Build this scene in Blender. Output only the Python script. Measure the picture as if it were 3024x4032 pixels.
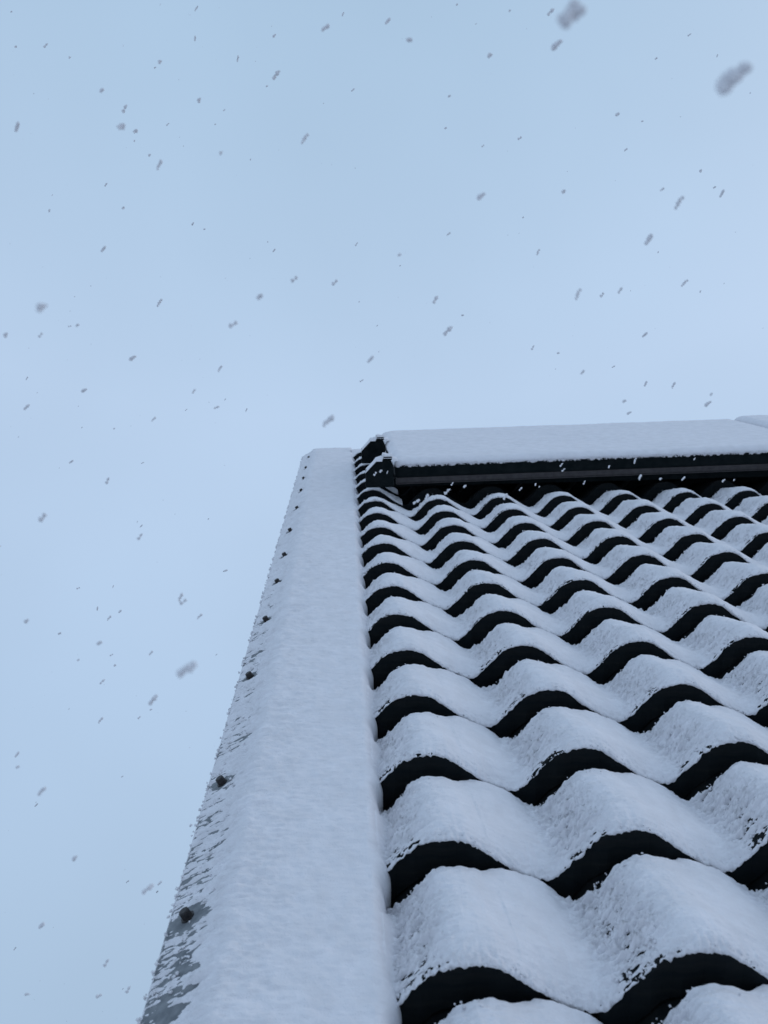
import bpy, math, random
import numpy as np
from mathutils import Matrix, Vector

for o in list(bpy.data.objects): bpy.data.objects.remove(o)
scene = bpy.context.scene
col = scene.collection

# ---------------------------------------------------------------- roof frame
# (u along the eaves, v up the slope, w out of the roof) -> world
ALPHA = math.radians(48.0)
Z0 = 4.0
ROOF = Matrix.Translation((0, 0, Z0)) @ Matrix.Rotation(ALPHA, 4, 'X')
PITCH = 0.28            # width of one tile
V0, GAUGE = 0.7563, 0.2306   # lowest lip in view, distance between courses
U1 = 0.1331              # crest of the first column
STEP = 0.068            # one course stands this far above the next
V_RIDGE = 5.06

# ---------------------------------------------------------------- camera
CAM_TH, CAM_YAW, CAM_ROLL, CAM_H = 0.23482, 0.05255, -0.01633, 0.7324
def camera_axes():
    f = Vector((math.sin(CAM_YAW)*math.cos(CAM_TH), math.cos(CAM_YAW)*math.cos(CAM_TH), -math.sin(CAM_TH)))
    r = f.cross(Vector((0, 0, 1))).normalized(); up = r.cross(f)
    c, s = math.cos(CAM_ROLL), math.sin(CAM_ROLL)
    return c*r + s*up, -s*r + c*up, f
CR, CU, CF = camera_axes()
FPX = 3028.0            # focal length in pixels of the 3024 x 4032 photograph
cd = bpy.data.cameras.new('camera')
cam = bpy.data.objects.new('camera', cd); col.objects.link(cam)
cd.sensor_fit = 'VERTICAL'; cd.sensor_height = 36.0; cd.lens = 36.0*FPX/4032.0
cd.clip_start = 0.02; cd.clip_end = 3000
m = Matrix((CR, CU, -CF)).transposed().to_4x4(); m.translation = (0, 0, CAM_H)
CAM_M = ROOF @ m
cam.matrix_world = CAM_M
cd.dof.use_dof = True; cd.dof.focus_distance = 1.9; cd.dof.aperture_fstop = 7.5
scene.camera = cam
scene.render.resolution_x, scene.render.resolution_y = 768, 1024

def pix_dir(px, py):                     # roof-frame ray through a photo pixel
    return CF*FPX + CR*(px-1512) - CU*(py-2016)
def at_w(px, py, w):
    d = pix_dir(px, py); t = (w-CAM_H)/d.z
    return Vector((0, 0, CAM_H)) + d*t
def at_depth(px, py, depth):
    return Vector((0, 0, CAM_H)) + pix_dir(px, py)*(depth/FPX)

# ---------------------------------------------------------------- sky and sun
SUN_EL, SUN_ROT = math.radians(34), math.radians(80)
world = bpy.data.worlds.new('World'); scene.world = world; world.use_nodes = True
nt = world.node_tree; N, L = nt.nodes, nt.links
bg = N['Background']
sky = N.new('ShaderNodeTexSky'); sky.sky_type = 'NISHITA'; sky.sun_disc = False
sky.sun_elevation = SUN_EL; sky.sun_rotation = SUN_ROT
sky.air_density = 1.0; sky.dust_density = 8.0; sky.ozone_density = 1.5
tc = N.new('ShaderNodeTexCoord')
sep = N.new('ShaderNodeSeparateXYZ'); L.new(tc.outputs['Generated'], sep.inputs[0])
ramp = N.new('ShaderNodeValToRGB')       # the closed cloud cover, by elevation
L.new(sep.outputs['Z'], ramp.inputs[0])
ramp.color_ramp.elements[0].position = 0.0; ramp.color_ramp.elements[0].color = (4.2, 5.7, 7.6, 1)
ramp.color_ramp.elements[1].position = 0.95; ramp.color_ramp.elements[1].color = (4.15, 5.8, 7.7, 1)
e = ramp.color_ramp.elements.new(0.36); e.color = (4.65, 6.2, 8.3, 1)
e = ramp.color_ramp.elements.new(0.66); e.color = (5.0, 6.5, 8.6, 1)
nz = N.new('ShaderNodeTexNoise'); nz.inputs['Scale'].default_value = 2.2; nz.inputs['Detail'].default_value = 3
L.new(tc.outputs['Generated'], nz.inputs['Vector'])
mr = N.new('ShaderNodeMapRange'); mr.inputs[3].default_value = 0.965; mr.inputs[4].default_value = 1.035
mr.inputs[1].default_value = 0.3; mr.inputs[2].default_value = 0.7
L.new(nz.outputs[0], mr.inputs[0])
vm = N.new('ShaderNodeVectorMath'); vm.operation = 'SCALE'
L.new(ramp.outputs[0], vm.inputs[0]); L.new(mr.outputs[0], vm.inputs['Scale'])
mx = N.new('ShaderNodeMixRGB'); mx.inputs[0].default_value = 0.95
L.new(sky.outputs[0], mx.inputs[1]); L.new(vm.outputs[0], mx.inputs[2])
L.new(mx.outputs[0], bg.inputs[0]); bg.inputs[1].default_value = 0.1

sd = bpy.data.lights.new('sun', 'SUN'); sd.energy = 0.5; sd.angle = math.radians(50); sd.color = (1.0, 0.92, 0.88)
sun = bpy.data.objects.new('sun', sd); col.objects.link(sun)
sdir = Vector((math.sin(SUN_ROT)*math.cos(SUN_EL), math.cos(SUN_ROT)*math.cos(SUN_EL), math.sin(SUN_EL)))
sun.rotation_euler = sdir.to_track_quat('Z', 'Y').to_euler()
scene.view_settings.view_transform = 'Standard'; scene.view_settings.look = 'None'
scene.view_settings.exposure = 0.0; scene.view_settings.gamma = 1.0
scene.view_settings.use_curve_mapping = False

# ---------------------------------------------------------------- helpers
rnd = random.Random(7); rng = np.random.default_rng(11)
MAT = {}                                  # object -> its world matrix
def tag(o, label=None, cat=None, group=None, kind=None):
    if label: o['label'] = label
    if cat: o['category'] = cat
    if group: o['group'] = group
    if kind: o['kind'] = kind
    return o
def place(o, parent, M):
    MAT[o] = M
    if parent: o.parent = parent; o.matrix_basis = MAT[parent].inverted() @ M
    else: o.matrix_basis = M
    return o
def empty(name, M):
    o = bpy.data.objects.new(name, None); col.objects.link(o); o.empty_display_size = 0.1
    return place(o, None, M)
def link(name, me, mat, parent=None, M=ROOF):
    o = bpy.data.objects.new(name, me); col.objects.link(o)
    if mat and not me.materials: me.materials.append(mat)
    return place(o, parent, M)
def pydata(name, v, f, smooth=False):
    me = bpy.data.meshes.new(name); me.from_pydata([tuple(p) for p in v], [], f); me.update()
    if smooth: me.polygons.foreach_set('use_smooth', [True]*len(me.polygons))
    return me
def fast_mesh(name, v, f, smooth=True):
    """v (n,3) float array, f (m,k) int array with one face size"""
    me = bpy.data.meshes.new(name); k = f.shape[1]
    me.vertices.add(len(v)); me.vertices.foreach_set('co', v.astype(np.float32).ravel())
    me.loops.add(f.size); me.loops.foreach_set('vertex_index', f.astype(np.int32).ravel())
    me.polygons.add(len(f)); me.polygons.foreach_set('loop_start', np.arange(0, f.size, k, dtype=np.int32))
    me.update(calc_edges=True); me.validate()
    if smooth: me.polygons.foreach_set('use_smooth', np.ones(len(me.polygons), bool))
    return me
def grid_faces(nr, nc, off=0):
    a = np.arange(nr*nc).reshape(nr, nc) + off
    return np.stack([a[:-1, :-1], a[:-1, 1:], a[1:, 1:], a[1:, :-1]], -1).reshape(-1, 4)
def box_data(x0, x1, y0, y1, z0, z1, b=0.0):
    """a box with chamfered edges when b > 0"""
    if b <= 0:
        v = [(x, y, z) for z in (z0, z1) for y in (y0, y1) for x in (x0, x1)]
        return v, [(0, 2, 3, 1), (4, 5, 7, 6), (0, 1, 5, 4), (1, 3, 7, 5), (3, 2, 6, 7), (2, 0, 4, 6)]
    import bmesh
    bm = bmesh.new(); bmesh.ops.create_cube(bm, size=1)
    for q in bm.verts: q.co = ((x0+x1)/2 + q.co.x*(x1-x0), (y0+y1)/2 + q.co.y*(y1-y0), (z0+z1)/2 + q.co.z*(z1-z0))
    bmesh.ops.bevel(bm, geom=bm.edges[:], offset=b, segments=2, affect='EDGES', profile=0.5)
    bm.verts.index_update()
    v = [tuple(q.co) for q in bm.verts]; f = [tuple(w.index for w in p.verts) for p in bm.faces]
    bm.free(); return v, f
def join(*parts):
    V, F = [], []
    for v, f in parts:
        o = len(V); V += list(v); F += [tuple(i+o for i in p) for p in f]
    return V, F
def prism(poly, axis, a0, a1):
    """extrude a 2-D polygon along an axis ('u','v','w'); poly given in the two other coordinates"""
    n = len(poly)
    def p3(p, a):
        return {'u': (a, p[0], p[1]), 'v': (p[0], a, p[1]), 'w': (p[0], p[1], a)}[axis]
    v = [p3(p, a0) for p in poly] + [p3(p, a1) for p in poly]
    f = [tuple(range(n))[::-1], tuple(range(n, 2*n))] + [(i, (i+1) % n, n+(i+1) % n, n+i) for i in range(n)]
    return v, f

# lattice gradient noise on arrays, about -1..1
_perm = np.random.default_rng(3).permutation(512)
_perm = np.concatenate([_perm]*3)
_grad = np.random.default_rng(4).normal(size=(512, 3)); _grad /= np.linalg.norm(_grad, axis=1)[:, None]
def pn(x, y, z):
    x, y, z = np.broadcast_arrays(x, y, z)
    xi, yi, zi = np.floor(x).astype(int), np.floor(y).astype(int), np.floor(z).astype(int)
    xf, yf, zf = x-xi, y-yi, z-zi
    fu, fv, fw = [t*t*t*(t*(t*6-15)+10) for t in (xf, yf, zf)]
    out = 0
    for dx in (0, 1):
        for dy in (0, 1):
            for dz in (0, 1):
                h = _perm[(_perm[(_perm[(xi+dx) % 512] + yi+dy) % 512] + zi+dz) % 512]
                g = _grad[h]
                d = g[..., 0]*(xf-dx) + g[..., 1]*(yf-dy) + g[..., 2]*(zf-dz)
                out = out + d*(fu if dx else 1-fu)*(fv if dy else 1-fv)*(fw if dz else 1-fw)
    return out*1.5
def fbm(x, y, z, n=3, g=0.5):
    s, a, k = 0, 1.0, 1.0
    for i in range(n):
        s = s + a*pn(x*k+i*17.3, y*k+i*5.1, z*k+i*9.7); a *= g; k *= 2.03
    return s
def sm(a, b, x):
    t = np.clip((x-a)/(b-a), 0, 1); return t*t*(3-2*t)

# ---------------------------------------------------------------- materials
def new_mat(name):
    m = bpy.data.materials.new(name); m.use_nodes = True
    return m, m.node_tree, m.node_tree.nodes['Principled BSDF']
def noise_node(nt, scale, detail=4, rough=0.55, vec=None):
    n = nt.nodes.new('ShaderNodeTexNoise'); n.inputs['Scale'].default_value = scale
    n.inputs['Detail'].default_value = detail; n.inputs['Roughness'].default_value = rough
    if vec is None:
        g = nt.nodes.new('ShaderNodeNewGeometry'); vec = g.outputs['Position']
    nt.links.new(vec, n.inputs['Vector']); return n
def two_tone(name, c0, c1, scale, rough=0.6, metal=0.0, bump=0.0, bscale=None, lo=0.35, hi=0.65, spec=0.5, bdist=0.002):
    m, nt, p = new_mat(name)
    n = noise_node(nt, scale)
    r = nt.nodes.new('ShaderNodeValToRGB'); nt.links.new(n.outputs[0], r.inputs[0])
    r.color_ramp.elements[0].position = lo; r.color_ramp.elements[0].color = (*c0, 1)
    r.color_ramp.elements[1].position = hi; r.color_ramp.elements[1].color = (*c1, 1)
    nt.links.new(r.outputs[0], p.inputs['Base Color'])
    p.inputs['Roughness'].default_value = rough; p.inputs['Metallic'].default_value = metal
    p.inputs['Specular IOR Level'].default_value = spec
    if bump:
        b = nt.nodes.new('ShaderNodeBump'); b.inputs['Strength'].default_value = bump; b.inputs['Distance'].default_value = bdist
        n2 = noise_node(nt, bscale or scale*4, 6)
        nt.links.new(n2.outputs[0], b.inputs['Height']); nt.links.new(b.outputs[0], p.inputs['Normal'])
    return m
def snow_mat():
    m, nt, p = new_mat('fresh_snow')
    n = noise_node(nt, 26, 3)
    r = nt.nodes.new('ShaderNodeValToRGB'); nt.links.new(n.outputs[0], r.inputs[0])
    r.color_ramp.elements[0].position = 0.3; r.color_ramp.elements[0].color = (0.72, 0.71, 0.74, 1)
    r.color_ramp.elements[1].position = 0.7; r.color_ramp.elements[1].color = (0.79, 0.78, 0.815, 1)
    nt.links.new(r.outputs[0], p.inputs['Base Color'])
    p.inputs['Roughness'].default_value = 0.9; p.inputs['Specular IOR Level'].default_value = 0.12
    a = noise_node(nt, 330, 5, 0.65)
    v = nt.nodes.new('ShaderNodeTexVoronoi'); v.inputs['Scale'].default_value = 420
    g = nt.nodes.new('ShaderNodeNewGeometry'); nt.links.new(g.outputs['Position'], v.inputs['Vector'])
    ad = nt.nodes.new('ShaderNodeMath'); ad.operation = 'MULTIPLY_ADD'; ad.inputs[1].default_value = -0.5
    nt.links.new(v.outputs['Distance'], ad.inputs[0]); nt.links.new(a.outputs[0], ad.inputs[2])
    b = nt.nodes.new('ShaderNodeBump'); b.inputs['Strength'].default_value = 0.55; b.inputs['Distance'].default_value = 0.002
    nt.links.new(ad.outputs[0], b.inputs['Height']); nt.links.new(b.outputs[0], p.inputs['Normal'])
    return m
def tile_mat():
    m, nt, p = new_mat('dark_tile')
    g = nt.nodes.new('ShaderNodeTexCoord'); mp = nt.nodes.new('ShaderNodeMapping')
    mp.inputs['Scale'].default_value = (6, 40, 70); nt.links.new(g.outputs['Object'], mp.inputs[0])
    n = noise_node(nt, 1.0, 5, 0.6, mp.outputs[0])
    r = nt.nodes.new('ShaderNodeValToRGB'); nt.links.new(n.outputs[0], r.inputs[0])
    r.color_ramp.elements[0].position = 0.35; r.color_ramp.elements[0].color = (0.003, 0.006, 0.008, 1)
    r.color_ramp.elements[1].position = 0.72; r.color_ramp.elements[1].color = (0.012, 0.013, 0.013, 1)
    nt.links.new(r.outputs[0], p.inputs['Base Color'])
    p.inputs['Roughness'].default_value = 0.8; p.inputs['Specular IOR Level'].default_value = 0.12
    b = nt.nodes.new('ShaderNodeBump'); b.inputs['Strength'].default_value = 0.5; b.inputs['Distance'].default_value = 0.002
    nt.links.new(n.outputs[0], b.inputs['Height']); nt.links.new(b.outputs[0], p.inputs['Normal'])
    return m
SNOW = snow_mat(); TILE = tile_mat()
ZINC = two_tone('weathered_zinc', (0.12, 0.135, 0.15), (0.22, 0.235, 0.25), 60, 0.7, 0.0, 0.3, 300)
BLACKMETAL = two_tone('black_anodised_metal', (0.003, 0.006, 0.007), (0.008, 0.011, 0.012), 30, 0.75, 0.0, 0.15, 200, spec=0.08)
BROWNMETAL = two_tone('brown_painted_metal', (0.036, 0.032, 0.033), (0.055, 0.049, 0.05), 40, 0.7, 0.0, 0.2, 200, spec=0.3)
GLASS = two_tone('panel_glass', (0.006, 0.008, 0.014), (0.010, 0.012, 0.02), 5, 0.12)
SCREW = two_tone('black_screw', (0.010, 0.010, 0.012), (0.03, 0.024, 0.022), 300, 0.5, 0.2, 0.2, 900)
PLASTER = two_tone('pale_plaster', (0.52, 0.50, 0.46), (0.6, 0.58, 0.54), 9, 0.9, 0, 0.3, 120)
WOOD = two_tone('dark_roof_boards', (0.06, 0.04, 0.028), (0.1, 0.07, 0.05), 14, 0.8, 0, 0.3, 60)
GROUND = two_tone('snowy_ground', (0.74, 0.75, 0.77), (0.82, 0.82, 0.83), 0.6, 0.9, 0, 0.4, 8, bdist=0.05)

# ---------------------------------------------------------------- ground
S = 1200.0
n = 40
gx = np.sinh(np.linspace(-5, 5, n*2+1)); gx = gx/gx[-1]*S
GX, GY = np.meshgrid(gx, gx + 3.4)
GZ = 0.06*fbm(GX*0.13, GY*0.13, 0*GX, 2)*sm(3.0, 9.0, np.hypot(GX-2, GY-3.4))
gv = np.stack([GX, GY, GZ], -1).reshape(-1, 3)
ground = link('ground', fast_mesh('ground', gv, grid_faces(2*n+1, 2*n+1)), GROUND, None, Matrix())
tag(ground, kind='structure')

# ---------------------------------------------------------------- tile profile
_ph = np.array([0, .07, .13, .20, .265, .35, .42, .48, .53, .575, .615, .665, .73, .785, .85, .93, 1.0])
_zz = np.array([0, -.002, -.0075, -.0215, -.036, -.054, -.067, -.0745, -.0785, -.079, -.0735, -.060, -.041, -.0245, -.0098, -.0022, 0])
_tp = np.linspace(0, 1, 401)[:-1]; _tz = np.interp(_tp, _ph, _zz)
_k = np.exp(-(np.linspace(-1, 1, 17)/0.5)**2); _k /= _k.sum()
_tz = sum(np.roll(_tz, i-8)*_k[i] for i in range(17))
_tz = _tz - _tz.max()
def zprof(u):
    ph = ((u-U1)/PITCH) % 1.0
    return np.interp(ph, np.append(_tp, 1.0), np.append(_tz, _tz[0]))

def tile_mesh(seed):
    r = np.random.default_rng(seed)
    ns = 22
    a = np.linspace(-0.435, 0.565, ns+1)
    uu = a*PITCH; z = zprof(U1 + uu)
    uu = uu.copy(); uu[0] += 0.0012; uu[-1] -= 0.0012
    end = GAUGE + 0.045
    V = []
    rows = [(0.000, -(STEP-0.004)), (0.0, -0.005), (0.005, 0.0), (end, None)]
    for i, (s, off) in enumerate(rows):
        for j in range(ns+1):
            base = z[j] - STEP*s/GAUGE
            V.append((uu[j], s + (0.002*math.sin(j*1.7+seed) if i < 2 else 0), base + (off if off is not None else 0)))
    for j in range(ns+1): V.append((uu[j], end, z[j] - STEP*end/GAUGE - 0.012))
    k = ns+1
    F = [(i*k+j, i*k+j+1, (i+1)*k+j+1, (i+1)*k+j) for i in range(4) for j in range(ns)]
    F += [(4*k+j, 4*k+j+1, j+1, j) for j in range(ns)]
    F += [(0, k, 2*k, 3*k, 4*k), (4*k+ns, 3*k+ns, 2*k+ns, k+ns, ns)]
    return pydata('roof_tile', V, F, False)

# ---------------------------------------------------------------- house
house = tag(empty('house', Matrix.Translation((2.3, 3.38, 0))),
            'house roofed with dark wavy tiles under fresh snow, with a zinc verge', 'house')
U_END = U1 + PITCH*16.565
ROW0, ROW1 = -4, 18
V_EAVE = V0 + ROW0*GAUGE
# gable and eave walls under the roof
ca, sa, ta = math.cos(ALPHA), math.sin(ALPHA), math.tan(ALPHA)
y_r = V_RIDGE*ca; z_r = Z0 + V_RIDGE*sa
drop = 0.30/ca
y0w, y1w = 0.30, 2*y_r-0.30
def gable(x0, x1):
    return prism([(y0w, 0.0), (y1w, 0.0), (y1w, z_r-(y1w-y_r)*ta-drop), (y_r, z_r-drop), (y0w, z_r-(y_r-y0w)*ta-drop)], 'u', x0, x1)
for x0, x1 in ((-0.12, 0.18), (U_END-0.3, U_END)):
    link('gable_wall', pydata('gable_wall', *gable(x0, x1)), PLASTER, house, Matrix())
zt = z_r-(y_r-y0w)*ta-drop
for ya in (y0w, y1w-0.3):
    link('eave_wall', pydata('eave_wall', *box_data(0.181, U_END-0.301, ya, ya+0.298, 0, zt-0.001)), PLASTER, house, Matrix())
roof = link('roof', pydata('roof', *box_data(-0.23, U_END, V_EAVE+0.03, V_RIDGE-0.12, -0.27, -0.185)), WOOD, house)
BACK = Matrix.Translation((0, 2*y_r, Z0)) @ Matrix.Rotation(-ALPHA, 4, 'X') @ Matrix.Scale(-1, 4, (0, 1, 0))
tag(link('far_slope', pydata('far_slope', *box_data(-0.24, U_END, V_EAVE, V_RIDGE-0.1, -0.27, -0.08)), SNOW, house, BACK), 'far roof slope under unbroken snow')
# tiles, each one an object
NCOL = 12
tmeshes = [tile_mesh(s) for s in range(4)]
for k in range(ROW0, ROW1):
    for c in range(NCOL):
        j = Matrix.Translation((U1 + c*PITCH, V0 + k*GAUGE + rnd.uniform(-.0025, .0025), rnd.uniform(-.0012, .0012)))
        link('roof_tile', tmeshes[rnd.randrange(4)], TILE, roof, ROOF @ j)
# columns beyond the picture, one mesh
V, F = [], []
tv = [tuple(p.co) for p in tmeshes[0].vertices]; tf = [tuple(p.vertices) for p in tmeshes[0].polygons]
for k in range(ROW0, ROW1):
    for c in range(NCOL, 17):
        o = len(V); V += [(p[0]+U1+c*PITCH, p[1]+V0+k*GAUGE, p[2]) for p in tv]; F += [tuple(i+o for i in f) for f in tf]
tag(link('roof_tiles', pydata('roof_tiles', V, F), TILE, roof), kind='stuff')
# ridge tiles
rv = []
nseg = 10
for r_, y in ((0.085, 0.0), (0.085, 0.30), (0.098, 0.30), (0.098, 0.375)):
    for i in range(nseg+1):
        a = math.pi*i/nseg
        rv.append((y, -math.cos(a)*r_*1.1, math.sin(a)*r_*0.8))
rf = [(i*(nseg+1)+j, i*(nseg+1)+j+1, (i+1)*(nseg+1)+j+1, (i+1)*(nseg+1)+j) for i in range(3) for j in range(nseg)]
rme = pydata('ridge_tile', rv, rf, True)
RB = Matrix.Translation((0, y_r, z_r-0.185))
for i in range(13):
    link('ridge_tile', rme, TILE, roof, RB @ Matrix.Translation((0.075 + i*0.352, 0, 0)))

# verge flashing: folded zinc along the gable edge
FL_W = -0.052
SH = -0.021             # the folded edge lies this much farther out
def flash_edge(v): return 0.031 + 0.0065*(v-0.7)
path = [(-0.247, -0.30), (-0.247, -0.092), (-0.243, -0.086), (-0.180, -0.054), (-0.172, FL_W), (0.046, FL_W), (0.050, FL_W-0.004), (0.050, -0.165)]
vs = np.linspace(V_EAVE-0.02, V_RIDGE+0.01, 24)
V = []
for v in vs:
    for (a, b) in path:
        V.append((a + (flash_edge(v)-0.05 if a > 0 else SH), v, b))
npth = len(path)
F = [(i*npth+j, i*npth+j+1, (i+1)*npth+j+1, (i+1)*npth+j) for i in range(len(vs)-1) for j in range(npth-1)]
flashing = link('verge_flashing', pydata('verge_flashing', V, F), ZINC, house)
tag(flashing, 'grey zinc verge flashing with screws along its folded edge')
link('barge_board', pydata('barge_board', *box_data(-0.2655, -0.236, V_EAVE, V_RIDGE-0.02, -0.33, -0.10)), WOOD, house)
def screw_mesh():
    def ring(r, z, n, t=0): return [(r*math.cos(2*math.pi*i/n+t), r*math.sin(2*math.pi*i/n+t), z) for i in range(n)]
    n = 8
    V = ring(.0105, 0, n)+ring(.0105, .002, n)+ring(.0078, .0025, n, .2)+ring(.0078, .0125, n, .2)+ring(.006, .0138, n, .2)
    F = [(i*n+j, i*n+(j+1) % n, (i+1)*n+(j+1) % n, (i+1)*n+j) for i in range(4) for j in range(n)] + [tuple(range(4*n, 5*n))]
    return pydata('screw', V, F)
sme = screw_mesh()
SCREW_PX = [(405, 1968), (480, 1681), (541, 1455), (576, 1336), (601, 1257), (616, 1200), (628, 1146), (643, 1100), (652, 1062), (657, 1035), (662, 1012), (668, 990)]
cham = math.atan2(0.032, 0.063)
SCREWS = []
for px, py in SCREW_PX:
    p = at_w(px*1.8228, py*1.8228, -0.062)
    u = min(max(p.x-SH, -0.226), -0.19)
    SCREWS.append((u, p.y))
SCREWS = [(-.205, SCREWS[0][1]-0.33*i) for i in (3, 2, 1) if SCREWS[0][1]-0.33*i > V_EAVE] + SCREWS
for u, v in SCREWS:
    w = -0.054 - (-0.180-u)*0.508 - 0.0005
    link('screw', sme, SCREW, flashing, ROOF @ Matrix.Translation((u+SH, v, w)) @ Matrix.Rotation(-cham, 4, 'Y'))

# ---------------------------------------------------------------- solar panels on their rails
P_V0, P_V1 = 3.502, 4.55
P_U0, P_W, P_GAP = 0.239, 2.11, 0.03
TILT = 0.012
PM = Matrix.Translation((P_U0, P_V0, 0.056)) @ Matrix.Rotation(-math.atan(TILT), 4, 'Y')
def panel(i, label):
    Mx = ROOF @ PM @ Matrix.Translation((i*(P_W+P_GAP), 0, 0))
    o = tag(empty('solar_panel', Mx), label, 'solar panel', 'solar panels side by side on the roof')
    D = P_V1-P_V0; t, h = 0.035, 0.053
    fr = join(box_data(0, P_W, 0, t, 0, h, .002), box_data(0, P_W, D-t, D, 0, h, .002),
              box_data(0, t, t+.0005, D-t-.0005, 0, h, .002), box_data(P_W-t, P_W, t+.0005, D-t-.0005, 0, h, .002))
    link('frame', pydata('frame', *fr), BLACKMETAL, o, Mx)
    link('glass', pydata('glass', *box_data(t-.004, P_W-t+.004, t-.004, D-t+.004, h-.012, h-.004)), GLASS, o, Mx)
    fl = join(box_data(0.004, P_W-.004, -0.004, 0.022, -0.027, -0.0015, .002), box_data(0.004, P_W-.004, -0.010, 0.022, -0.031, -0.0275, .001))
    tag(link('lower_trim', pydata('lower_trim', *fl), BROWNMETAL, o, Mx), 'brown metal trim along the lower edge')
    link('junction_box', pydata('junction_box', *box_data(P_W/2-.06, P_W/2+.06, D-.25, D-.15, h-.035, h-.0125, .004)), BLACKMETAL, o, Mx)
    return o, Mx
p1, PM1 = panel(0, 'snow covered solar panel whose corner overhangs beside the zinc verge')
p2, PM2 = panel(1, 'second snow covered solar panel, farther from the zinc verge, beyond a narrow gap')
def rail(v, label, long):
    Mx = ROOF @ Matrix.Translation((0.105, v, 0.003))
    o = tag(empty('mounting_rail', Mx), label, 'mounting rail', 'rails carrying the solar panels')
    # bar under the panels, plate with cut corner at its free end, clamp on top
    U2 = 4.4
    bar = prism([(0.131, 0.0), (U2, 0.0), (U2, 0.04+TILT*U2*.9), (0.131, 0.038)], 'v', 0.085, 0.117)
    b = link('rail_bar', pydata('rail_bar', *bar), BLACKMETAL, o, Mx)
    pl = [(0.0, 0.016), (0.0, 0.091), (0.044, 0.137), (0.112, 0.137), (0.124, 0.116), (0.124, 0.016)]
    pt = prism(pl, 'v', 0.0, 0.010)
    # folded rim round the plate
    rim = join(prism([(0.0, .016), (0.0, .091), (-.004, .0927), (-.004, .016)], 'v', -.003, .046),
               prism([(0.0, .0914), (.044, .1374), (.0423, .1414), (-.004, .0931)], 'v', -.003, .046),
               prism([(.0445, .1374), (.112, .1374), (.112, .1412), (.0427, .1412)], 'v', -.003, .046))
    plate = link('end_plate', pydata('end_plate', *pt), BLACKMETAL, o, Mx)
    link('rim', pydata('rim', *rim), BLACKMETAL, plate, Mx)
    cl = join(box_data(.078, .118, .004, .044, .1415, .156, .002), box_data(.090, .106, .016, .032, .1562, .162, .001))
    link('end_clamp', pydata('end_clamp', *cl), BLACKMETAL, o, Mx)
    return o
RAIL_V = (3.466, 4.12)
rail(RAIL_V[0], 'black mounting rail end with cut corner at the panel\'s lower edge', True)
rail(RAIL_V[1], 'black mounting rail end with cut corner, higher up beside the ridge', True)

# ---------------------------------------------------------------- snow
SV, SF, NV = [], [], [0]
def add_grid(P):
    nr, nc = P.shape[:2]
    SV.append(P.reshape(-1, 3)); SF.append(grid_faces(nr, nc, NV[0])); NV[0] += nr*nc
def crumbs(pts, sizes):
    """little lumps: squashed octahedra split once into 18-vertex balls, jittered"""
    n = len(pts)
    if n == 0: return
    cube = np.array([(x, y, z) for z in (-1, 0, 1) for y in (-1, 0, 1) for x in (-1, 0, 1)], float)
    idx = {tuple(int(q) for q in p): i for i, p in enumerate(cube)}
    faces = []
    for ax in range(3):
        for sgn in (-1, 1):
            for i in (-1, 0):
                for j in (-1, 0):
                    def vv(a, b):
                        p = [0, 0, 0]; p[ax] = sgn; p[(ax+1) % 3] = a; p[(ax+2) % 3] = b; return idx[tuple(p)]
                    q = [vv(i, j), vv(i+1, j), vv(i+1, j+1), vv(i, j+1)]
                    faces.append(q if sgn > 0 else q[::-1])
    ball = cube/np.maximum(np.linalg.norm(cube, axis=1), 1e-9)[:, None]
    ball[13] = 0
    jit = 1 + 0.32*rng.normal(size=(n, 27, 1)).clip(-1.5, 1.5)
    sc = sizes[:, None, None]*rng.uniform(0.75, 1.25, size=(n, 1, 3))
    P = pts[:, None, :] + ball[None]*jit*sc
    F = (np.array(faces)[None] + (np.arange(n)*27)[:, None, None]).reshape(-1, 4)
    SV.append(P.reshape(-1, 3)); SF.append(F + NV[0]); NV[0] += n*27
def flush(name, label, parent=None):
    v = np.concatenate(SV); f = np.concatenate(SF); SV.clear(); SF.clear(); NV[0] = 0
    o = link(name, fast_mesh(name, v, f), SNOW)
    return tag(o, label, 'snow', kind='stuff')

def pixel_size(v): return math.hypot(max(v, .35), CAM_H)/769.0

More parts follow.
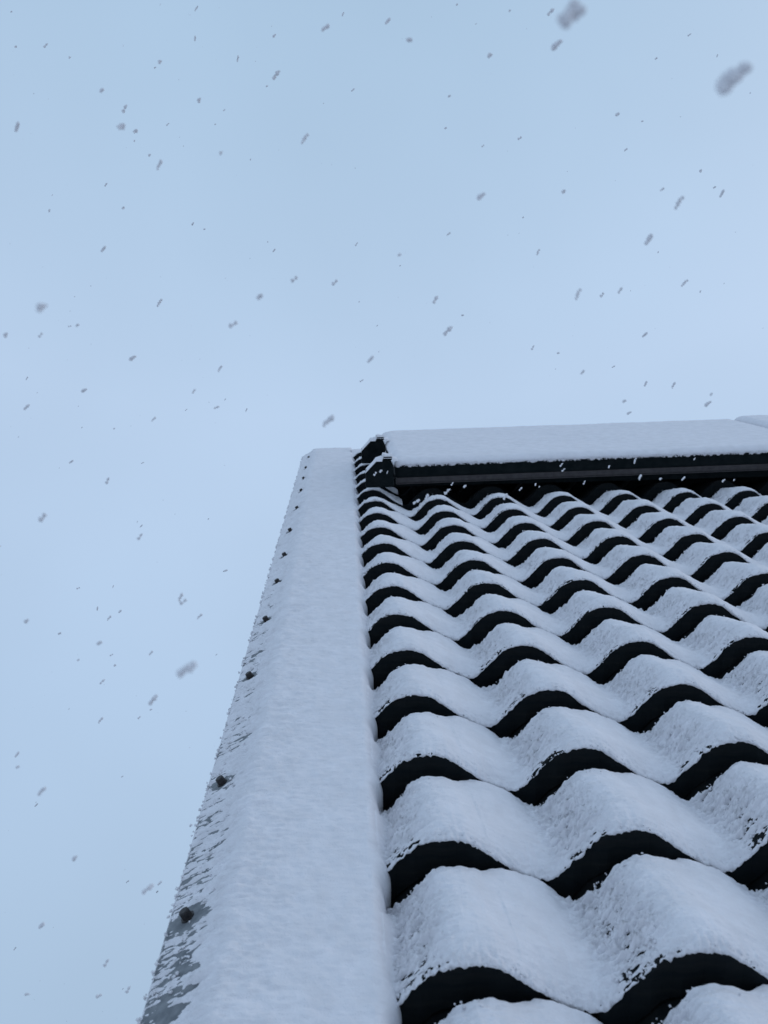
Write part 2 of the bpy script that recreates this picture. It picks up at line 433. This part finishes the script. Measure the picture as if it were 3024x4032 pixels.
def flank_mask(u):
    ph = ((u-U1)/PITCH) % 1.0
    return np.exp(-(np.abs(ph-0.765)/0.135)**2.6)
def tile_snow_row(k):
    v0 = V0 + k*GAUGE
    px = pixel_size(v0+0.1)
    du = max(1.25*px, 0.0014)
    umax = min(U_END, 0.30 + 0.66*max(v0+0.3, 0.6) + 0.35)
    ua = flash_edge(v0) - 0.010
    if v0 > 3.45: umax = 0.275                      # sheltered below the panels
    us = np.arange(ua, umax, du)
    s_end = GAUGE - 0.006
    ns = int(0.24/du)
    front = np.array([0.0, 0.25, 0.55, 0.8])
    ss = np.concatenate([np.linspace(0, 0.03, max(6, int(0.045/du)))[:-1], np.linspace(0.03, s_end, max(14, ns))])
    U, Sg = np.meshgrid(us, ss)
    VV = v0 + Sg
    fm = flank_mask(U)
    thin = 1.0 if v0 < 3.2 else 0.75
    # edge wander, thickness, taper under the next course
    z1 = us*0
    wob = 0.004*pn(us*28, z1+k*7.7, z1) + 0.0028*pn(us*105, z1+k*3.1, z1+5) + 0.0018*pn(us*260, z1+k, z1+9)
    fl1 = flank_mask(us)
    wob = wob + 0.006*fl1*(0.5+pn(us*150, z1+k*2.3, z1+2))
    e0 = -0.004 + wob[None, :]
    r = 0.062 + 0.012*pn(us*20, z1+k*1.3, z1+7)[None, :]
    d = np.clip((Sg - e0)/r, 0, 1)
    env = 1-(1-d)**1.5
    phs = ((U-U1)/PITCH) % 1.0
    lee = np.exp(-(np.abs(phs-0.435)/0.20)**2.6)              # drifted side of each wave
    g = np.clip(Sg/GAUGE, 0, 1)
    th = (0.023 + 0.007*lee + (0.010+0.028*lee)*g**1.2)*thin + 0.003*pn(U*14, VV*14, 0*U+k)
    th = th*(1-0.86*fm)
    lip2 = s_end - 0.006 - 0.010*(0.5+0.5*pn(us*60, z1+k*4.4, z1+1))[None, :] - 0.012*fl1[None, :] + 0.034*np.exp(-(np.abs(((us-U1)/PITCH) % 1.0 - 0.435)/0.20)**2.6)[None, :]
    up = sm(0, 1, (lip2 - Sg)/0.016 + 0.5)
    H = th*env*up
    rough = 0.0012*fbm(U*95, VV*95, 0*U+k*3.3, 3)
    rip = 0.0014*fbm(U*34, VV*110, 0*U+k*5.0, 3)
    cl = fbm(U*36+VV*20, VV*112-U*16, 0*U+k*2.0, 4, 0.65)
    cl2 = 1-np.abs(fbm(U*80, VV*150, 0*U+k*9.0, 2))*2
    rag = np.exp(-(np.clip(Sg, 0, 1)/0.020)**2)
    fw_ = np.exp(-(np.abs(((phs-0.30) % 1.0)-0.50)/0.24)**2.6)      # rough windward side and crest
    W = zprof(U) - STEP*Sg/GAUGE + H + env*up*(rough + rip*(1-fm) + 0.0034*fw_*cl + fm*(0.0118*cl + 0.0042*cl2) + rag*0.004*cl) - (1-up)*0.006
    sp_ = fbm(U*120+k, VV*150, 0*U+k*1.7, 3, 0.6)
    W = W + np.exp(-(np.clip(Sg, 0, 1)/0.017)**2)*(0.0050*sp_ - 0.0016*(1-lee))
    # the snow slumps from the flashing onto the first tiles
    tgt = FL_W + 0.010 - np.clip(U - flash_edge(VV) - 0.004, 0, 1)*1.7 + 0.002*rip/0.0014
    fill = sm(GAUGE-0.040, GAUGE-0.100, Sg)*sm(0.002, 0.03, Sg)
    dW = tgt - W
    W = W + fill*0.5*(dW + np.sqrt(dW*dW + 0.00012)) - fill*0.0015*(U < 0.2)
    # fade into the flashing's snow at the left
    P = np.stack([U, VV, W], -1)
    # lip: roll the first rows over the edge
    edge = np.stack([us, v0 + np.minimum(e0[0], 0.004) + 0.003, zprof(us) - 0.004 - 0.003*np.abs(pn(us*170, us*0+k, us*0))], -1)[None]
    P[0, :, 1] = v0 + np.minimum(e0[0], 0.005); P[0, :, 2] = zprof(us) - 0.0025 + 0.0045*pn(us*140, z1+k*1.9, z1+4)
    edge2 = edge.copy(); edge2[..., 1] += 0.006; edge2[..., 2] -= 0.004
    add_grid(np.concatenate([edge2, edge, P], 0))
    # crumbs along the lip and on the steep flank
    if v0 < 3.3:
        vis = us[us < 0.1 + 0.70*(v0+0.2) + 0.1] if v0 > 0.3 else us[:1]
        nl = int(len(vis)*0.55)
        uu = rng.uniform(ua, vis[-1], nl)
        sz = rng.uniform(0.0006, 0.0017, nl)*min(1.6, max(1, px/0.0018))
        crumbs(np.stack([uu, v0 + rng.uniform(-.004, .006, nl), zprof(uu) + rng.uniform(-.003, .004, nl)], 1), sz)
        nf = int(len(vis)*2.6)
        uu = rng.uniform(ua, vis[-1], nf*4); keep = rng.random(nf*4) < flank_mask(uu); uu = uu[keep][:nf]
        s_ = rng.uniform(0.004, GAUGE*0.86, len(uu))
        crumbs(np.stack([uu, v0+s_, zprof(uu) - STEP*s_/GAUGE + rng.uniform(-.001, .0065, len(uu))*np.clip(s_/0.02, .2, 1)], 1),
               rng.uniform(0.0008, 0.0026, len(uu))*min(1.5, max(1, px/0.0020)))
        # crumbs along the upper snow edge
        nu = int(len(vis)*0.8); uu = rng.uniform(ua, vis[-1], nu)
        uu = uu[rng.random(nu) < 1.15-np.exp(-(np.abs(((uu-U1)/PITCH) % 1.0 - 0.435)/0.22)**2.6)]; nu = len(uu)
        s_ = GAUGE - rng.uniform(0.018, 0.040, nu)
        crumbs(np.stack([uu, v0+s_, zprof(uu) - STEP*s_/GAUGE + rng.uniform(.010, .034, nu)*(1-0.82*flank_mask(uu))], 1), rng.uniform(0.0007, 0.0018, nu)*min(1.6, max(1, px/0.0018)))
for k in range(ROW0, ROW1): tile_snow_row(k)
# thin strip of snow on the columns outside the picture
flush('roof_tile_snow', 'fresh crumbly snow lying in waves on the dark roof tiles')

# snow on the verge flashing
def flash_snow():
    va = V_EAVE
    while va < V_RIDGE:
        vb = min(va + 0.45, V_RIDGE + 0.004)
        if V_RIDGE - vb < 0.1: vb = V_RIDGE + 0.004
        px = pixel_size((va+vb)/2)
        dv = max(1.15*px, 0.0014)
        if vb < 0.5: dv = 0.006
        vs = np.linspace(va, vb, max(8, int((vb-va)/dv)))
        # cross-section parameter: chamfer, flat, right shoulder
        q1 = np.linspace(-0.248, -0.172, max(12, int(0.08/dv)))
        q2 = np.linspace(-0.172, 0.050, max(30, int(0.22/dv)))[1:]
        q = np.concatenate([q1, q2])
        U, VV = np.meshgrid(q, vs)
        metal = np.where(U < -0.243, -0.086-(-0.243-U)*1.0, np.where(U < -0.180, -0.086+(U+0.243)*0.508, np.minimum(FL_W, -0.054+(U+0.180)*0.25)))
        ch = sm(-0.140, -0.206, U)                       # 1 on the folded edge
        low = sm(3.4, 0.9, VV)                           # more metal shows low down
        th = 0.021*(1-ch) + ch*(0.0036 - 0.0024*low - 0.0018*sm(1.05, 0.78, VV))
        near = sm(-0.02, -0.17, U)
        rip = fbm(U*26, VV*105, 0*U+1.5, 3)
        rip2 = fbm(U*60+3, VV*190, 0*U+8.5, 2)
        big = pn(U*9, VV*16, 0*U+4)
        H = th + (1-ch)*((0.0014+0.0022*near)*rip + (0.0010+0.0014*near)*rip2 + 0.0018*big + 0.0016*pn(U*48, VV*80, 0*U+3.7) + 0.0009*np.abs(pn(U*70, VV*70, 0*U))) + ch*(0.0030*rip + 0.0034*fbm(U*30+7, VV*170, 0*U+6.6, 3, 0.6) + 0.0022*rip2 + 0.0026*fbm(U*110, VV*260, 0*U+2.2, 2) + 0.002*big*low)
        tr = np.exp(-((U+0.178)/0.014)**2)
        H = H + tr*(0.0035*rip + 0.002*rip2 - 0.004*low)
        # bare pits round the screws
        for (su, sv) in SCREWS:
            if va-0.05 < sv < vb+0.05:
                dd = np.hypot((U-su)/0.017, (VV-sv)/0.014)
                H = H - 0.014*np.exp(-dd**2)*(0.6+0.4*ch)
        # rounded left and right ends
        endl = sm(-0.250, -0.240, U)
        H = np.where(U < -0.240, H*endl - 0.002*(1-endl), H)
        if vb >= V_RIDGE: H = H*np.clip((V_RIDGE+0.006-VV)/0.02, 0, 1)**0.5
        W = metal + H
        # right shoulder: extra columns rolling down into the tiles
        kk = (vs - V0)/GAUGE; fr = kk - np.floor(kk)
        bulge = 0.010*np.exp(-(np.minimum(fr, 1-fr*0.999)/0.16)**2) - 0.005*np.exp(-((fr-0.86)/0.1)**2)
        er = flash_edge(vs) + 0.010 + bulge + 0.003*pn(vs*25, vs*0, vs*0+3) + 0.0016*pn(vs*120, vs*0, vs*0+6)
        sh = []
        for t in np.linspace(0.08, 1, 16):
            a = t*math.pi/2
            uu = flash_edge(vs)-0.012 + (er-flash_edge(vs)+0.012)*math.sin(a)
            dz = (1-math.cos(a))*0.05
            sh.append(np.stack([uu, vs, FL_W + 0.021 + 0.0016*pn(np.full_like(vs, .05)*9, vs*16, vs*0+4)*(1-t) - dz + (0.0022*fbm(uu*26, vs*105, vs*0+1.5, 3) + 0.0012*pn(uu*60, vs*190, vs*0+t*3))], -1))
        sh.append(np.stack([er-0.001, vs, np.full_like(vs, -0.165)], -1))
        # stretch the flat part so it reaches the (slightly wandering) shoulder
        tgt = flash_edge(vs)[:, None]-0.0125
        U2 = np.where(U > -0.1, -0.1+SH + (U+0.1)/(0.15)*(tgt+0.1-SH), U+SH)
        P = np.concatenate([np.stack([U2, VV, W], -1), np.stack(sh, 1)], 1)
        add_grid(P.transpose(1, 0, 2)[::-1])
        # crumbs on the folded edge
        if vb > 0.5:
            n = int(260*(vb-va)/max(1, va*0.7))
            vv = rng.uniform(va, vb, n); uu = rng.uniform(-0.246, -0.18, n)
            uu[: n//3] = -0.2465 + rng.normal(size=n//3)*0.0015
            ww = -0.086 + (uu+0.243)*0.508 + rng.uniform(.0005, .004, n)
            crumbs(np.stack([uu+SH, vv, ww], 1), rng.uniform(.0010, .0026, n)*max(1, px/0.002)**.5)
        va = vb
flash_snow()
flush('verge_snow', 'smooth fresh snow lying on the flat zinc verge')

# snow on the panels
def panel_snow(Mx, name, label, first):
    D = P_V1-P_V0; n, mm = 420, 170
    a = np.linspace(-0.006, P_W+0.006, n); b = np.linspace(-0.006, D+0.004, mm)
    A, B = np.meshgrid(a, b)
    th = 0.034 if first else 0.05
    edge = np.minimum(np.minimum((A+0.006+0.004*pn(A*0, B*30, 0*A))/0.05, (P_W+0.006-A)/0.05), np.minimum((B+0.0062+0.0012*pn(A*35, 0*B, 0*A+3))/0.045, (D+0.004-B)/0.06))
    if first:                                    # corner blown off towards the verge
        edge = np.minimum(edge, ((A+0.02)*0.9 + (D-B) - 0.03)/0.12)
    d = np.clip(edge, 0, 1)
    H = th*np.sqrt(np.clip(1-(1-d)**2, 0, 1))*(1+0.10*pn(A*3, B*5, 0*A)) + 0.0022*fbm(A*14, B*22, 0*A, 3)*d + 0.002*pn(A*120, B*120, 0*A)*sm(0.2, 0.02, B)
    W = 0.053 + H - 0.004*(d <= 0)
    P = np.stack([A, B, W], -1)
    low = P[:1].copy(); low[..., 2] -= 0.003; low[..., 1] += 0.008
    P = np.concatenate([low, P], 0)
    PMx = ROOF.inverted() @ Mx
    R_ = np.array(PMx.to_3x3()); T_ = np.array(PMx.translation)
    add_grid(P @ R_.T + T_)
    nl = 1100
    aa = rng.uniform(0, P_W, nl)
    pts = np.stack([aa, -0.005+rng.normal(size=nl)*.002, 0.053+rng.uniform(-.002, .012, nl)], 1) @ R_.T + T_
    crumbs(pts, rng.uniform(.001, .0028, nl))
    if first:                                    # caps of snow on the rail ends
        for v in RAIL_V:
            uu = np.linspace(-0.006, 0.146, 40); vv = np.linspace(-0.008, 0.052, 16)
            A, B = np.meshgrid(uu, vv)
            topw = np.where(A < 0.044, 0.0945+(A)*1.045, 0.1412) + np.where((A > .074) & (A < .122), 0.014, 0)
            e_ = np.clip(np.minimum(np.minimum((A+0.006)/.02, (0.146-A)/.03), np.minimum((B+0.008)/.02, (.052-B)/.02)), 0, 1)
            lump = 0.006 + 0.012*np.exp(-((A-.075)/.035)**2) + 0.006*np.exp(-((A-.125)/.02)**2)
            hh = lump*np.sqrt(np.clip(1-(1-e_)**2, 0, 1))*(0.8+0.4*pn(A*50, B*50, 0*A+v)) - 0.0035*(e_ <= 0)
            hh = np.where((A > .076) & (A < .120) & (B < .016), -0.004, hh)
            add_grid(np.stack([A+0.105, B+v, topw+hh+0.003], -1))
    return flush(name, label)
panel_snow(PM1, 'panel_snow', 'smooth slab of snow on the solar panel beside the zinc verge', True)
panel_snow(PM2, 'panel_snow', 'slightly thicker slab of snow on the second solar panel', False)
# snow on the ridge
A, B = np.meshgrid(np.linspace(0.055, U_END, 300), np.linspace(-1, 1, 21))
P = np.stack([A, B*0.125, 0.085*np.sqrt(np.clip(1-B*B, 0, 1)) + 0.006*fbm(A*7, B*2, 0*A, 2) - 0.03*np.abs(B)**6], -1)
RI = ROOF.inverted() @ RB
P = P.reshape(-1, 3) @ np.array(RI.to_3x3()).T + np.array(RI.translation)
add_grid(P.reshape(21, 300, 3))
flush('ridge_snow', 'rounded bank of snow on the roof ridge behind the panels')

# ---------------------------------------------------------------- falling snow
def flake_mesh(seed):
    import bmesh
    r = random.Random(seed); bm = bmesh.new()
    for i in range(r.randint(7, 11)):
        t = r.uniform(-1, 1)
        mt = Matrix.Translation((t*1.2 + r.uniform(-.12, .12), r.uniform(-.2, .2), r.uniform(-.2, .2))) @ Matrix.Rotation(r.uniform(0, 3), 4, Vector((r.random(), r.random(), 1)))
        mt = mt @ Matrix.Diagonal((r.uniform(.3, .62), r.uniform(.25, .5), r.uniform(.2, .4), 1))
        bmesh.ops.create_icosphere(bm, subdivisions=1, radius=1.0, matrix=mt)
    me = bpy.data.meshes.new('snowflake'); bm.to_mesh(me); bm.free()
    me.polygons.foreach_set('use_smooth', [True]*len(me.polygons))
    return me
fmeshes = [flake_mesh(i) for i in range(10)]
for fm_ in fmeshes: fm_.materials.append(SNOW)
def flake(px, py, depth, size, ang, label, group):
    p = at_depth(px, py, depth)
    a = math.radians(ang)
    ax = CR*math.cos(a) + CU*math.sin(a); dep = CF*rnd.uniform(-.5, .5)
    X = (ax + dep).normalized(); Y = X.cross(CF).normalized(); Zz = X.cross(Y)
    Mx = Matrix((X, Y, Zz)).transposed().to_4x4() @ Matrix.Scale(size, 4); Mx.translation = p
    o = link('snowflake', fmeshes[rnd.randrange(10)], None, None, ROOF @ Mx)
    return tag(o, label, 'snowflake', group)
G1 = 'snowflakes falling against the sky'
L1 = 'small grey snowflake falling against the pale sky'
S_ = 1.8228
big = [(1592, 155, .30, .0072, 48), (1235, 30, .30, .0066, 58), (1205, 92, .62, .0048, 45), (95, 660, .42, .0044, 42), (404, 1445, .40, .0046, 38),
       (262, 275, .62, .0044, 45), (218, 200, .8, .0042, 50), (232, 1038, .9, .0036, 60), (708, 910, .6, .0044, 42)]
for px, py, d_, s_, a_ in big:
    flake(px*S_, py*S_, d_, s_, a_, 'large soft grey snowflake close in front of the pale sky', 'large snowflakes close by')
mid = [(150, 122), (592, 75), (98, 98), (348, 130), (270, 235), (292, 283), (425, 20), (345, 355), (38, 275), (430, 212), (660, 300), (598, 160), (108, 460),
       (265, 450), (85, 725), (15, 720), (290, 770), (345, 655), (720, 612), (632, 605), (862, 555), (966, 716), (1205, 763), (1392, 725), (1258, 805), (1453, 832), (1360, 890),
       (1347, 872), (1530, 868), (1480, 612), (1247, 635), (1468, 438), (1513, 368), (1150, 752), (800, 775), (390, 1290), (392, 1303), (430, 1330), (248, 1440), (330, 1513), (215, 1555),
       (35, 1632), (90, 1710), (35, 1660), (345, 1910), (318, 1918), (410, 1787), (210, 1395), (60, 1340), (500, 700), (560, 640), (1060, 120), (970, 210), (880, 90), (1120, 300),
       (1330, 250), (1560, 420), (1400, 520), (1040, 420), (700, 60), (480, 330), (185, 840), (60, 880), (330, 905), (470, 880), (155, 1000), (90, 1120), (300, 1160), (160, 1850), (90, 2000), (230, 2080)]
for px, py in mid:
    d_ = rnd.uniform(.6, 1.3)
    flake(px*S_ + rnd.uniform(-4, 4), py*S_ + rnd.uniform(-4, 4), d_, rnd.uniform(.0026, .0046), rnd.gauss(48, 10), L1, G1)
for i in range(90):
    while True:
        px, py = rnd.uniform(0, 3024), rnd.uniform(0, 4032)
        if py < 1620 or px < (1200-(py-1780)*0.288*1.05 - 30 if py > 1780 else 1150): break
    flake(px, py, rnd.uniform(.8, 2.0), rnd.uniform(.0022, .0040), rnd.gauss(48, 14), L1, G1)
gap = [(1640, 1975), (1655, 1995), (1500, 1855), (1475, 1868), (1525, 1860), (2110, 1905), (2218, 1850), (2210, 1830), (2125, 1915), (2520, 1880), (2600, 1890), (2690, 1885), (2735, 1805),
       (2890, 1890), (2500, 1815), (2400, 1835), (1780, 1905), (1830, 1915), (1760, 1935), (1990, 1955), (2300, 1900), (2850, 1890), (1680, 1960), (2050, 1925)]
for px, py in gap:
    flake(px, py, rnd.uniform(1.1, 2.0), rnd.uniform(.0028, .0048), rnd.gauss(55, 8), 'white snowflake falling before the dark lower edge of the solar panel', 'snowflakes before the panel')
# the far ones, beyond counting
V, F = [], []
fv = [([tuple(p.co) for p in me.vertices], [tuple(p.vertices) for p in me.polygons]) for me in fmeshes[:5]]
for i in range(900):
    d_ = rnd.uniform(3.0, 14.0)
    px, py = rnd.uniform(-600, 3600), rnd.uniform(-600, 4600)
    p = at_depth(px, py, d_)
    if p.z < 0.35 and -0.6 < p.x and p.y < V_RIDGE+0.4: continue
    wp = ROOF @ p
    if wp.z < 0.2 or (p.x > -.6 and p.z < .3): continue
    a = math.radians(rnd.gauss(48, 15)); X = CR*math.cos(a)+CU*math.sin(a); Y = X.cross(CF).normalized(); Zz = X.cross(Y)
    s_ = rnd.uniform(.002, .0045)
    v_, f_ = fv[i % 5]; o_ = len(V)
    V += [tuple(p + (X*q[0]+Y*q[1]+Zz*q[2])*s_) for q in v_]; F += [tuple(j+o_ for j in f) for f in f_]
tag(link('falling_snow', pydata('falling_snow', V, F), SNOW), 'fine distant snowflakes filling the pale sky', 'snow', kind='stuff')
